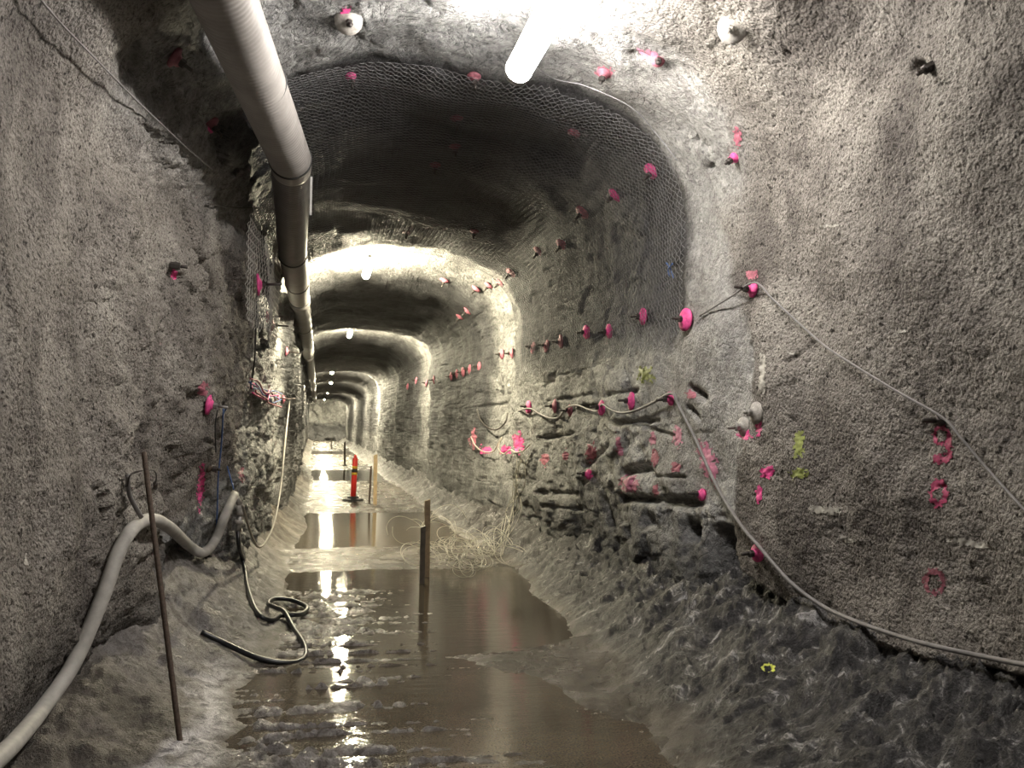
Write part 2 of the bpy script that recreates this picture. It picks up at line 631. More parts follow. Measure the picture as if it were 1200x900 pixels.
# relief, positive = into the tunnel
dsp = fbm(P0, 0.75, 2, 0.5) * 0.13 + fbm(P0, 2.4, 2, 0.5, 3.3) * 0.045
q = (P0 + 0.05 * np.stack([fbm(P0, 5, 2, .5, k) for k in (1., 20., 40.)], 1)) * np.array([1.0, 0.75, 1.25])
c1, c2, ch = cells(q, 2.3, 1.7)
blocky = ch * 0.075 - 0.018 * np.exp(-((c2 - c1) / 0.05) ** 2)
d1, d2, dh = cells(q, 6.5, 8.1)
blocky += dh * 0.035 - 0.006 * np.exp(-((d2 - d1) / 0.06) ** 2)
blocky += ridged(P0 * np.array([1.0, 0.6, 1.5]), 2.6, 4, 2.2) * 0.022
rk_amt = (1 - 0.45 * soft_r) * (1 - 0.35 * right) * rock * (1 - 0.75 * smooth(3.4, 3.8, zz)) * (1 - 0.35 * smooth(9, 14, yy))
dsp += rk_amt * (blocky * 0.8 + fbm(P0, 7.0, 4, 0.6, 2.0) * 0.035)
grain = fbm(P0, 15, 2, 0.6) * 0.012 + fbm(P0, 42, 1, 0.6, 4.0) * 0.011
pits = np.clip(fbm(P0, 26, 1, 0.5, 7.0) - 0.28, 0, 1) * 0.07
near = 1 - smooth(9, 13, yy)
dsp += left * smooth(4.2, 5.2, yy) * shot * (blocky * 0.55 + fbm(P0, 4.0, 4, 0.6, 12.0) * 0.03)
dsp += near * shot * (grain - pits)
dsp += shot * 0.05 * right + 0.0 * far
hn = np.exp(-((side + 0.86) / 0.22) ** 2) * smooth(3.0, 3.35, zz) * smooth(1.5, 2.5, yy) * (1 - smooth(6.2, 7.0, yy))
dsp += hn * 0.16
# thickness of the sprayed layer over the undercut at its lower edge, right side
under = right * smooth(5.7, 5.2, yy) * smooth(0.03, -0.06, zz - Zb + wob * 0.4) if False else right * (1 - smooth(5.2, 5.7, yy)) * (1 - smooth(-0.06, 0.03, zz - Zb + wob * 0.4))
dsp -= under * 0.30
# left wall: the sprayed bulge ends at about 5.9 m with a hollow behind it
hol = left * smooth(5.9, 6.2, yy + wob) * (1 - smooth(7.2, 8.6, yy)) * (1 - smooth(0.9, 1.6, zz))
dsp -= hol * 0.22
lowhol = left * (1 - smooth(0.25, 0.55, zz + wob)) * (1 - smooth(5.6, 6.0, yy))
dsp -= lowhol * 0.10


def carve_capsule(a, b, r, depth, sharp=2.0):
    global dsp
    a = np.array(a); b = np.array(b)
    lo = np.minimum(a, b) - r * 2.2
    hi = np.maximum(a, b) + r * 2.2
    m = np.all((P0 > lo) & (P0 < hi), 1)
    idx = np.nonzero(m)[0]
    if not len(idx):
        return
    p = P0[idx]
    ab = b - a
    t = np.clip(((p - a) @ ab) / max(ab @ ab, 1e-9), 0, 1)
    d = np.linalg.norm(p - (a + t[:, None] * ab), axis=1)
    w = wob[idx] * 0.25
    dsp[idx] -= depth * np.exp(-np.clip((d + w) / r, 0, 9) ** sharp)


# drill grooves and slots on the right wall, pits and hollows elsewhere (two pixels each)
for (ax, ay, bx, by, r, dp) in [
        (720, 463, 755, 457, .022, .07), (727, 496, 775, 493, .03, .09), (637, 512, 678, 507, .04, .10), (770, 558, 803, 559, .02, .06),
        (632, 577, 680, 579, .04, .08), (637, 593, 680, 597, .035, .07), (727, 584, 818, 588, .05, .20), (600, 462, 650, 447, .03, .06),
        (560, 478, 600, 470, .05, .08), (655, 440, 690, 432, .03, .05), (640, 470, 700, 462, .03, .06), (735, 555, 765, 547, .06, .16),
        (690, 545, 722, 520, .05, .08), (760, 500, 790, 512, .02, .05), (820, 455, 836, 466, .05, .13), (812, 478, 826, 490, .04, .09),
        (738, 624, 742, 625, .10, .16), (760, 610, 768, 612, .11, .18), (802, 622, 810, 624, .10, .16), (705, 590, 712, 640, .12, .14),
        (818, 166, 823, 160, .025, .06), (832, 168, 833, 169, .02, .05), (834, 197, 840, 193, .022, .06), (935, 50, 937, 54, .022, .06),
        (1087, 76, 1095, 77, .035, .10), (862, 178, 864, 184, .03, .06), (912, 144, 913, 145, .018, .05), (1105, 488, 1106, 492, .025, .05),
        (895, 405, 893, 440, .02, .04), (960, 400, 935, 425, .02, .03), (937, 487, 945, 495, .015, .03), (830, 335, 890, 355, .012, .03),
        (225, 255, 232, 300, .035, .10), (235, 300, 258, 345, .04, .11), (150, 195, 152, 200, .02, .03), (222, 470, 236, 468, .035, .07),
        (258, 475, 262, 478, .03, .05), (186, 150, 196, 180, .03, .05), (178, 160, 172, 200, .03, .05), (240, 150, 250, 190, .04, .06),
        (188, 620, 190, 660, .03, .06), (80, 850, 170, 800, .03, .10), (275, 505, 300, 498, .02, .05), (275, 545, 298, 535, .015, .04),
        (100, 170, 130, 190, .10, .02), (410, 35, 420, 55, .05, .04), (745, 60, 760, 66, .05, .06), (700, 40, 720, 60, .05, .05)]:
    a, b = bhit(ax, ay), bhit(bx, by)
    if a and b and (a - b).length < 3:
        carve_capsule(a, b, r * (0.6 if ax > 540 else 1.0), dp * (0.7 if ax > 540 else 1.0))

nsl = base_nx = NX.ravel(), NZ.ravel()
LOWD = fbm(P0, 0.75, 2, 0.5) * 0.13
P = P0.copy()
P[:, 0] += NX.ravel() * dsp
P[:, 2] += NZ.ravel() * dsp
PLOW = P0.copy()
PLOW[:, 0] += NX.ravel() * (LOWD + 0.05)
PLOW[:, 2] += NZ.ravel() * (LOWD + 0.05)
PLOW = PLOW.reshape(NR, NC, 3)

# dark, damp rock: low on the right wall, and the unsprayed mesh-covered crown; past it, shade between lamps painted in
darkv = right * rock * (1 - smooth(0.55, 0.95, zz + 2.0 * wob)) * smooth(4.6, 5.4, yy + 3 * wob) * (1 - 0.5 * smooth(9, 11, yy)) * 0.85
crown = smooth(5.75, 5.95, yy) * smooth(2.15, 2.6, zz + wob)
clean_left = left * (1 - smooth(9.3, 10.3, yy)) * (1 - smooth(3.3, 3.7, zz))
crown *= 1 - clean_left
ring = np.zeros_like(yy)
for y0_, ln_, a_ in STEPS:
    ring = np.maximum(ring, min(a_, 1) * smooth(y0_ - 0.25, y0_ - 0.1, yy) * (1 - smooth(0.45 * ln_, 0.8 * ln_, yy - y0_)))  # bands beside the lamps stay pale, their lamplight put into the colour
bare = np.maximum(crown, smooth(13.2, 13.8, yy) * smooth(0.5, 1.6, zz + wob))  # shade between the far lamps painted dark on crown and walls
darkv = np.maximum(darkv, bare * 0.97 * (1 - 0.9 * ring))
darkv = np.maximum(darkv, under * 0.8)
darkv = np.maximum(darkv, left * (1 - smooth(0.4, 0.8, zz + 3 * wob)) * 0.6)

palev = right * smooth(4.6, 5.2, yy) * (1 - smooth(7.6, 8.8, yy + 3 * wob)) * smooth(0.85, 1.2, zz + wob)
iL = int(np.searchsorted(SEC_Z[:NC // 2], 3.15))
iR = NC - 1 - iL


def shell_part(name, c0, c1):
    sel = P.reshape(NR, NC, 3)[:, c0:c1 + 1].reshape(-1, 3)
    w = c1 - c0 + 1
    i, j = np.meshgrid(np.arange(NR - 1), np.arange(w - 1), indexing='ij')
    a = (i * w + j).ravel()
    fc = np.stack([a, a + w, a + w + 1, a + 1], 1)
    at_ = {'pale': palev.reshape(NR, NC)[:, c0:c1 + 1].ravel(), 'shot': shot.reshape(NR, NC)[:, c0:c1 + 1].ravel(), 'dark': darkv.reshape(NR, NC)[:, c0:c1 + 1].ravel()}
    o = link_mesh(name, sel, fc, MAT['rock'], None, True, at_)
    o['kind'] = 'structure'
    return o


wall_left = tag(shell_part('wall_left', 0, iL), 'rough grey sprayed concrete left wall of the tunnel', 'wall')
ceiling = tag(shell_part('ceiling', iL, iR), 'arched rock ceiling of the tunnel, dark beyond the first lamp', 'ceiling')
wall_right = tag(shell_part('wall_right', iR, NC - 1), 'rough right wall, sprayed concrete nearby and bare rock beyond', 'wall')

# ------------------------------------------------------------------ floor
FY = ROWY[ROWY > 0.6]
FXn = np.linspace(-1.9, 3.6, 430)
FXg, FYg = np.meshgrid(FXn, FY)
FP = np.stack([FXg, FYg, np.zeros_like(FXg)], -1).reshape(-1, 3)
fx, fy = FP[:, 0], FP[:, 1]
n1 = fbm(FP, 0.9, 3)
n2 = fbm(FP, 4.0, 4, 0.6, 3.0)
n3 = fbm(FP * np.array([1, 1, 1]), 16, 3, 0.6, 5.0)
wl = pl(fy, [(0, 0.9), (4, 0.95), (5.5, 0.80), (7.5, 0.62), (10, 0.45), (14, 0.4), (84, 0.5)])
hl = pl(fy, [(0, 0.05), (3.5, 0.07), (4.5, 0.15), (6, 0.36), (8, 0.38), (12, 0.25), (84, 0.25)])
tl = np.clip(1 - (fx - Xl(fy)) / wl + n1 * 0.22, 0, 1.6)
wr = pl(fy, [(0, 1.25), (3.2, 1.2), (4.5, 1.0), (6.0, 0.75), (7.5, 0.75), (10, 0.55), (84, 0.6)])
hr = pl(fy, [(0, 0.62), (3.5, 0.58), (4.6, 0.55), (6.0, 0.45), (8, 0.36), (12, 0.28), (84, 0.28)])
tr = np.clip(1 - (Xr(fy) - fx) / wr + n1 * 0.25, 0, 1.6)
h = hl * tl ** 1.6 + hr * tr ** 1.25
slope = np.clip(np.maximum(tl, tr), 0, 1)
h += slope * (n2 * 0.07 + n3 * 0.03) + (1 - slope) * (n1 * 0.012 + n2 * 0.006)
rub1, rub2, rubh = cells(FP + np.array([0, 0, 0.3]), 5.0)
h += np.clip(tr, 0, 1) * (rubh * 0.06 + ridged(FP, 3.0, 4) * 0.035 + cells(FP, 11.0)[2] * 0.03 + cells(FP, 24.0, 3.0)[2] * 0.022)
# pool floor lies under the water level (z = 0), with screed-like ripples across it that break the surface on the left
pool = (1 - smooth(0.0, 0.25, slope))
lvl = pl(fy, [(0, -0.02), (3.6, -0.022), (9.2, -0.03), (9.8, 0.012), (11.2, 0.012), (11.8, -0.02), (15.5, -0.02), (16.2, 0.02), (24, 0.02), (25.5, -0.012), (30, -0.012), (31.5, 0.02), (46, 0.02), (47, -0.012), (52, -0.012), (53, 0.02), (84, 0.02)])
rightmud = smooth(1.25, 1.9, fx + 0.35 * (fy - 4.5) * (fy < 6) - 0.35 * (fy - 5.9) * (fy >= 6) + n1 * 0.3) * (1 - smooth(6.2, 6.6, fy + n1 * 0.3))
lvl = lvl * (1 - rightmud) + rightmud * 0.012
warp = FP.copy()
warp[:, 0] *= 0.10
warp[:, 1] = fy + 0.03 * fx + 0.012 * n3
rp = fbm(warp, 4.2, 2, 0.6, 11.0)
ripl = np.clip(1 - np.abs(rp - 0.02) / 0.17, 0, 1) * np.clip(0.9 + 0.9 * n2 + 0.9 * n3, 0, 1)
lft = 1 - smooth(0.0, 1.4, fx + n1 * 0.6 - 0.25 * smooth(4.2, 5.0, fy) * 0)
ripl *= smooth(3.2, 3.9, fy) * (1 - smooth(8.2, 9.2, fy))
h += pool * (lvl + ripl * (0.014 + 0.042 * lft) * (1 - rightmud) + n3 * 0.004 * (1 + 4 * ripl))
FP[:, 2] = h
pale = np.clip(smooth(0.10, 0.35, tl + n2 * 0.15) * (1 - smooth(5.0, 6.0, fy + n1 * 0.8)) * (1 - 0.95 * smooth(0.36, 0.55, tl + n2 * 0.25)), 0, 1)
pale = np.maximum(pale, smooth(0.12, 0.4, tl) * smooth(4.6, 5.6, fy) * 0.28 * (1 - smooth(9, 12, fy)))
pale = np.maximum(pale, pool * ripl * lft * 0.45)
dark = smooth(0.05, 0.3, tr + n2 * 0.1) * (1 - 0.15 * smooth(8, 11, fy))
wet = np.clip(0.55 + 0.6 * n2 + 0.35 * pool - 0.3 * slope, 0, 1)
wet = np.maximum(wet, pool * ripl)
i, j = np.meshgrid(np.arange(len(FY) - 1), np.arange(len(FXn) - 1), indexing='ij')
a = (i * len(FXn) + j).ravel()
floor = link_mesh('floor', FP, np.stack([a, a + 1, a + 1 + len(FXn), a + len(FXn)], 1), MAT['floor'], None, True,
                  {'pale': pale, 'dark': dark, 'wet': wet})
tag(floor, 'wet muddy tunnel floor with rubble along both walls', 'floor', kind='structure')
# floor behind the camera
fb = link_mesh('floor_behind', [(-1.9, -9, 0.05), (3.6, -9, 0.05), (3.6, 1.1, 0.0), (-1.9, 1.1, 0.0)], [(0, 1, 2, 3)], MAT['floor'], floor)

# end wall of bare rock
ex, ez = np.meshgrid(np.linspace(-3.2, 3.6, 90), np.linspace(-0.5, 5.2, 80))
EP = np.stack([ex.ravel(), np.full(ex.size, YEND - 0.4), ez.ravel()], 1)
eb = cells(EP, 1.1)[2] * 0.5 + fbm(EP, 0.8, 4) * 0.5
EP[:, 1] += eb - 1.6 * (1 - smooth(0.2, 1.7, EP[:, 2] + 0.4 * fbm(EP, 0.6, 2)))
i, j = np.meshgrid(np.arange(79), np.arange(89), indexing='ij')
a = (i * 90 + j).ravel()
wall_back = link_mesh('wall_back', EP, np.stack([a, a + 1, a + 91, a + 90], 1), MAT['rock'], None, True,
                      {'shot': np.zeros(len(EP)), 'dark': (1 - smooth(1.3, 1.9, EP[:, 2] + eb * 0.6)) * 0.9})
tag(wall_back, 'broken rock face closing the far end of the tunnel', 'wall', kind='structure')
fr = link_mesh('wall_front', [(-3, -8.9, -0.5), (4, -8.9, -0.5), (4, -8.9, 5), (-3, -8.9, 5)], [(0, 3, 2, 1)], MAT['rock'], None, False)
tag(fr, 'rock wall behind the camera', 'wall', kind='structure')

# standing water
wv = np.array([(-1.0, 1.0, 0), (2.6, 1.0, 0), (2.6, 83.0, 0), (-1.0, 83.0, 0)])
water = link_mesh('puddle_water', wv, [(0, 1, 2, 3)], MAT['water'])
tag(water, 'murky brown standing water covering the tunnel floor', 'water', kind='structure')

bpy.context.view_layer.update()
SURF = [wall_left, ceiling, wall_right, floor]


def cast(o, d, objs=None, dist=200):
    best = None
    for s in (objs or SURF):
        ok, loc, nor, _ = s.ray_cast(Vector(o), Vector(d).normalized(), distance=dist)
        if ok and (best is None or (loc - Vector(o)).length < best[2]):
            best = (loc.copy(), nor.copy(), (loc - Vector(o)).length, s)
    return best


def hit(px, py, objs=None):
    """spot on the finished surface seen at a pixel, and the broad inward direction there"""
    b = cast(CAM, ray(px, py), objs)
    loc = b[0]
    if b[3] is floor:
        return loc, Vector((0, 0, 1)), b[3]
    # averaged normal
    n = Vector((0, 0, 0))
    mid = Vector((0.5 * (float(Xl(loc.y)) + float(Xr(loc.y))), loc.y, 2.3))
    if b[3] is wall_left:
        n = Vector((1, 0, 0))
    elif b[3] is wall_right:
        n = Vector((-1, 0, 0))
    else:
        dx = (loc.x - mid.x) / 1.85
        n = Vector((-dx * abs(dx) * 1.4, 0, -1))
    return loc, n.normalized(), b[3]


def on(px, py, off=0.02, objs=None):
    p, n, s_ = hit(px, py, objs)
    if s_ is wall_right:
        return at_x(px, py, p.x - off)
    return p + n * off


# ------------------------------------------------------------------ lamps
def lamp(Y, X, z, mat, label, length=1.2, r=0.055):
    root = empty('tunnel_lamp', (X, Y, z))
    tag(root, label, 'lamp', 'strip lamps along the tunnel ceiling')
    d = Vector((0, 1, 0))
    lathe('diffuser', [(0.02, -length / 2 - .02), (r * .8, -length / 2), (r, -length / 2 + .04), (r, length / 2 - .04), (r * .8, length / 2), (0.02, length / 2 + .02)], 16, mat, root, d)
    V, Fc = box_data((0, 0, r + 0.01), Vector((r * 0.45, 0, 0)), Vector((0, length / 2 * 0.96, 0)), Vector((0, 0, 0.02)))
    link_mesh('housing', V, Fc, MAT['housing'], root, False)
    for s in (-1, 1):
        lathe('end_cap', [(r * 1.06, 0), (r * 1.06, 0.05)], 16, MAT['housing'], root, d, (0, s * (length / 2 - 0.02) - 0.025, 0), None, False)
        c = cast((X, Y + s * length * 0.35, z + r), (0, 0, 1), [ceiling])
        top = (c[0].z - z + 0.02) if c else 0.3
        tube('hanger', [(0, s * length * 0.35, r + 0.02), (0, s * length * 0.35, top)], 0.004, MAT['wire'], root, 6)
    return root


lamp(4.42, 1.16, 3.90, MAT['cool_lamp'], 'blindingly bright cool white lamp at the top of the picture, nearest the camera', 1.75, 0.085)
names = ['bright warm strip lamp at the first lit arch beyond the dark mesh ceiling', 'strip lamp at the second lit arch down the tunnel',
         'strip lamp at the third lit arch down the tunnel', 'strip lamp at the fourth lit arch down the tunnel',
         'strip lamp at the fifth lit arch down the tunnel', 'strip lamp at the farthest arch before the end wall']
for k, (px, py) in enumerate([(431, 315), (410, 391), (389, 436), (388, 448), (384, 460), (380, 468)]):
    p = at(px, py, LAMP_Y[k])
    lamp(LAMP_Y[k], p.x, p.z, MAT['far_lamp' if k > 1 else 'warm_lamp'], names[k])
lamp(-2.6, 1.3, 3.8, MAT['rear_lamp'], 'cool white strip lamp hanging behind the viewpoint', 1.15, 0.055)


# ------------------------------------------------------------------ ventilation duct
dA, dB = at(266, 0, 4.2), at(341, 188, 6.5)
dS = dA + (dA - dB).normalized() * 2.6
dS.z = dA.z + 0.02
dC, dD, dE = at(343, 300, 9.6), at(351, 350, 13.0), at(361, 415, 23.0)
dF, dG = at(366, 448, 40.0), at(369, 470, 72.0)


def corrugated(name, a, b, r, pitch, amp, mat, parent, sides=36):
    ln = (b - a).length
    n = int(ln / pitch) * 4
    path = [a.lerp(b, k / n) for k in range(n + 1)]
    rs = [r + amp * math.cos(2 * math.pi * k / 4) for k in range(n + 1)]
    V, Fc = tube_data(path, rs, sides)
    return link_mesh(name, V, Fc, mat, parent)


duct = empty('ventilation_duct', dB)
tag(duct, 'grey corrugated ventilation duct hung along the upper left of the tunnel', 'duct')


def local(o, root):
    o.location = -root.location
    return o


def band(parent, a, b, t, r, w, mat, name='clamp_band'):
    c = a.lerp(b, t)
    d = (b - a).normalized()
    return local(lathe(name, [(r - .01, -w), (r, -w), (r + .004, 0), (r, w), (r - .01, w)], 36, mat, parent, d, c), parent)


DR = 0.147
sg = local(corrugated('duct_section', dS, dB, DR, 0.042, 0.0065, MAT['duct'], duct), duct)
dirAB = (dB - dA).normalized()
elbow_path = catmull([dB - dirAB * 0.12, dB, dB + (dC - dB).normalized() * 0.15], 6)
local(tube('elbow', elbow_path, DR + 0.004, MAT['duct'], duct, 36), duct)
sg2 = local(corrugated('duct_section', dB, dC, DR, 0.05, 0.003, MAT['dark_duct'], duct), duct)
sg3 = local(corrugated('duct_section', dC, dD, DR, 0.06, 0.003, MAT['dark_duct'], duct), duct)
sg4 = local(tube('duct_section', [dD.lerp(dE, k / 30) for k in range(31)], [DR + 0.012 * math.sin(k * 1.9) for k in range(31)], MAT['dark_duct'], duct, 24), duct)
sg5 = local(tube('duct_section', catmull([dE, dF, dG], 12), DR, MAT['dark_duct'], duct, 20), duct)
band(duct, dA, dB, 0.40, DR + 0.008, 0.012, MAT['band'])
band(duct, dA, dB, 0.985, DR + 0.010, 0.016, MAT['band'])
for a, b, t in ((dB, dC, 0.97), (dC, dD, 0.55), (dC, dD, 0.98), (dD, dE, 0.35), (dD, dE, 0.7)):
    band(duct, a, b, t, DR + 0.008, 0.02, MAT['band'])
p1, p2 = at(365, 207, 6.45), at(364, 252, 6.6)
sv = Vector((0.008, 0, 0)); sw = Vector((0, 0.002, 0))
V, Fc = box_data((p1 + p2) / 2, sv, sw, (p1 - p2) / 2)
local(link_mesh('tape_end', V, Fc, MAT['white_tape'], duct, False), duct)
for a, b, t in ((dA, dB, 0.40), (dA, dB, 0.985), (dB, dC, 0.97), (dC, dD, 0.98)):
    c = a.lerp(b, t) + Vector((0, 0, DR))
    hh = cast(c, (-0.2, 0, 1), [ceiling, wall_left], 3)
    if hh:
        local(tube('hanger_wire', [c, hh[0] + Vector((0, 0, 0.01))], 0.004, MAT['wire'], duct, 6), duct)

# ------------------------------------------------------------------ chain link mesh over the crown
def mesh_sheet(name, y0, y1, s0, s1, pitch, lift, wr, mat, label, edge=0.12):
    nu, nv = int((y1 - y0) / (pitch / 2)), int((s1 - s0) / (pitch / 2))
    jj, ii = np.meshgrid(np.arange(nu), np.arange(nv))
    ii, jj = ii.ravel(), jj.ravel()
    Yv = y0 + jj * pitch / 2
    Sv = s0 + ii * pitch / 2
    ri = np.interp(Yv, ROWY, np.arange(NR))
    ci = Sv / S_ARC[-1] * (NC - 1)
    r0 = np.clip(ri.astype(int), 0, NR - 2); c0 = np.clip(ci.astype(int), 0, NC - 2)
    fr_, fc_ = (ri - r0)[:, None], (ci - c0)[:, None]
    pt = PLOW[r0, c0] * (1 - fr_) * (1 - fc_) + PLOW[r0 + 1, c0] * fr_ * (1 - fc_) + PLOW[r0, c0 + 1] * (1 - fr_) * fc_ + PLOW[r0 + 1, c0 + 1] * fr_ * fc_
    nr = np.stack([NX[r0, c0], np.zeros(len(r0)), NZ[r0, c0]], 1)
    zig = np.where((ii % 2) == 0, 0.006, -0.006)
    bil = fbm(np.stack([Yv, Sv, Yv * 0], 1), 1.2, 2) * 0.05
    pt = pt + nr * (lift + zig + bil)[:, None]
    en = fbm(np.stack([Yv, Sv, Yv * 0 + 3], 1), 2.2, 2) * edge
    ok = ((ii + jj) % 2 == 0) & (Sv > s0 + edge + en) & (Sv < s1 - edge - en) & (Yv > y0 + edge * 0.5 + en * 0.5)
    ok = ok.reshape(nv, nu)
    idx = np.arange(nv * nu).reshape(nv, nu)
    E = []
    m = ok[:-1, :-1] & ok[1:, 1:]
    E.append(np.stack([idx[:-1, :-1][m], idx[1:, 1:][m]], 1))
    m = ok[:-1, 1:] & ok[1:, :-1]
    E.append(np.stack([idx[:-1, 1:][m], idx[1:, :-1][m]], 1))
    E = np.concatenate(E)
    A, B = pt[E[:, 0]], pt[E[:, 1]]
    d = B - A
    d /= np.linalg.norm(d, axis=1)[:, None]
    nn = nr[E[:, 0]]
    u = np.cross(d, nn); u /= np.linalg.norm(u, axis=1)[:, None]
    w = np.cross(d, u)
    Vs = []
    for base in (A, B):
        for k in range(3):
            an = 2 * math.pi * k / 3
            Vs.append(base + (u * math.cos(an) + w * math.sin(an)) * wr)
    Vs = np.stack(Vs, 1).reshape(-1, 3)
    o_ = np.arange(len(E))[:, None] * 6
    Fq = np.concatenate([o_ + np.array([[k, (k + 1) % 3, 3 + (k + 1) % 3, 3 + k]]) for k in range(3)])
    o = link_mesh(name, Vs, Fq, MAT[mat], None, True)
    return tag(o, label, 'wire mesh', kind='stuff')


def arc_right(z):
    return S_ARC[-1] - np.interp(z, SEC_Z[NC // 2:][::-1], (S_ARC[-1] - S_ARC[NC // 2:])[::-1])


def arc_left(z):
    return np.interp(z, SEC_Z[:NC // 2], S_ARC[:NC // 2])


mesh_sheet('chain_link_mesh', 5.75, 12.2, float(arc_left(3.55)), float(arc_right(2.12)), 0.062, 0.03, 0.0021, 'mesh_wire',
           'dark chain link mesh pinned over the tunnel crown and right shoulder')
mesh_sheet('chain_link_mesh', 7.2, 10.4, float(arc_left(2.35)), float(arc_left(3.7)), 0.085, 0.13, 0.0027, 'pale_mesh_wire',
           'pale chain link mesh bulging off the left wall beside the duct', 0.06)

# ------------------------------------------------------------------ rock bolts
def bolt(px, py, label, r=0.08, mat='pink', stub=0.06, group=None, objs=None, n=None, lift=0.012, plate=True, nutmat='dark_steel'):
    p, nn, s = hit(px, py, objs or [wall_left, ceiling, wall_right])
    nn = Vector(n).normalized() if n else nn
    rj = Vector((random.uniform(-.12, .12), random.uniform(-.18, .12), random.uniform(-.15, .15)))
    nn = (nn + rj).normalized()
    root = empty('rock_bolt', p + nn * lift)
    tag(root, label, 'rock bolt', group)
    nb = 0.0
    if plate:
        lathe('plate', [(r * .97, -0.012), (r, -0.004), (r, 0.004), (r * .62, 0.014), (r * .42, 0.026), (0.026, 0.032)], 20, MAT[mat], root, nn)
        nb = 0.028
    lathe('nut', [(0.023, nb - 0.03 * (not plate)), (0.024, nb + 0.004), (0.024, nb + 0.03), (0.018, nb + 0.034)], 6, MAT[nutmat], root, nn, (0, 0, 0), None, False)
    lathe('bolt_end', [(0.011, nb + 0.02), (0.011, nb + 0.034 + stub), (0.008, nb + 0.038 + stub)], 8, MAT[nutmat], root, nn)
    return root


ORD = ['first', 'second', 'third', 'fourth', 'fifth', 'sixth', 'seventh', 'eighth', 'ninth', 'tenth', 'eleventh', 'twelfth']
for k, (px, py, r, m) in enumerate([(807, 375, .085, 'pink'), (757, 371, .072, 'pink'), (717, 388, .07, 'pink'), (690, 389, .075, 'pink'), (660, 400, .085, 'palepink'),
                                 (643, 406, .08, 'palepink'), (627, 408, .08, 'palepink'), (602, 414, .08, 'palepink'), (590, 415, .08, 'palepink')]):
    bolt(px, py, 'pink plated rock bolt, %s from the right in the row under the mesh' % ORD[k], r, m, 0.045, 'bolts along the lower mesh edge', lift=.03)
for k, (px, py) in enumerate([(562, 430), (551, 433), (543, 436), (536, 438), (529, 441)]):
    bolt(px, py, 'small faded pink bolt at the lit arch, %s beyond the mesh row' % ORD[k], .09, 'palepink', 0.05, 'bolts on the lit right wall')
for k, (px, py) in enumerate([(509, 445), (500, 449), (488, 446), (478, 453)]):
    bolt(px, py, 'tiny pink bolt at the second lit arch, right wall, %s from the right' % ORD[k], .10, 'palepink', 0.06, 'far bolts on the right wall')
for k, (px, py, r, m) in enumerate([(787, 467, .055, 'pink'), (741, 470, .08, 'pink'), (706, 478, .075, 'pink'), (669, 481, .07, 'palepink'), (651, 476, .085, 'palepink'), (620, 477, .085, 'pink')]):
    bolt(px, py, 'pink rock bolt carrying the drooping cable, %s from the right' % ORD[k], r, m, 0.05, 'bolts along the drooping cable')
bolt(860, 32, 'large pale domed bolt plate with pink edge on the right shoulder', .085, 'greyplate', 0.02, 'large domed ceiling plates', nutmat='greyplate', n=(-.55, -.65, -.55), lift=.03)
bolt(408, 23, 'round grey bolt plate with pink centre on ceiling near the duct', .085, 'greyplate', 0.03, 'large domed ceiling plates', n=(.15, -.7, -.7), lift=.03)
bolt(771, 70, 'stubby pink bolt sticking out of the ceiling right of the near lamp', .045, 'palepink', 0.05, n=(-.2, -.8, -.45))
bolt(411, 88, 'small pink bolt at the left corner of the crown mesh', .04, 'pink', 0.03)
bolt(862, 184, 'small bright pink bolt in a hole left of the pale wall', .035, 'pink', 0.02)
bolt(765, 200, 'tilted pink bolt plate on the right edge of the crown mesh', .075, 'pink', 0.04)
bolt(721, 228, 'dull pink bolt plate on the mesh, left of the tilted one', .07, 'pink', 0.03)
bolt(708, 84, 'faint pink bolt at the upper right border of the mesh', .05, 'palepink', 0.02)
bolt(884, 340, 'pink bolt holding the bend of the thin wire on the right wall', .05, 'pink', 0.06)
bolt(873, 500, 'grey domed plate with red underside, lower of the pair on the right', .062, 'greyplate', 0.05, 'pair of domed plates', nutmat='steel')
bolt(888, 484, 'grey domed plate, upper of the pair on the right wall', .07, 'greyplate', 0.02, 'pair of domed plates', nutmat='steel')
bolt(889, 648, 'bright pink bolt plate beside the thick cable low on the right', .055, 'pink', 0.05)
bolt(824, 580, 'small pink bolt under the cable, left of the sprayed wall', .045, 'pink', 0.04)
bolt(1105, 494, 'dark bolt stub hooking the thin wire above a painted pink figure', .03, 'dark_steel', 0.06, plate=False)
bolt(1091, 78, 'dark bent bolt in a hole high on the right wall', .03, 'dark_steel', 0.05, plate=False)
bolt(690, 556, 'small pink bolt low on the dark rock of the right wall', .05, 'pink', 0.05)
for k, (px, py) in enumerate([(632, 294), (659, 286), (599, 319), (683, 248)]):
    bolt(px, py, ['dim bolt plate on the right shoulder, lower of the close pair', 'dim bolt plate on the right shoulder, upper of the close pair',
                  'dim bolt plate just above the right end of the first lit arch', 'dim bolt plate on the dark mesh left of the dull pink one'][k], .08, 'palepink', 0.05)
for k, (px, py) in enumerate([(586, 331), (573, 334), (558, 338), (548, 364), (539, 371), (521, 328)]):
    bolt(px, py, 'small pink bolt on the underside of the first lit arch, %s from the right' % ORD[k], .08, 'palepink', 0.05, 'bolts under the first lit arch')
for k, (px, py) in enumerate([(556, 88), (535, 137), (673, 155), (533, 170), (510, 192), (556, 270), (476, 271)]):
    bolt(px, py, 'barely visible dull bolt plate on the dark crown mesh, %s from the top' % ORD[k], .055, 'dull', 0.03, 'dim bolts on the dark crown')
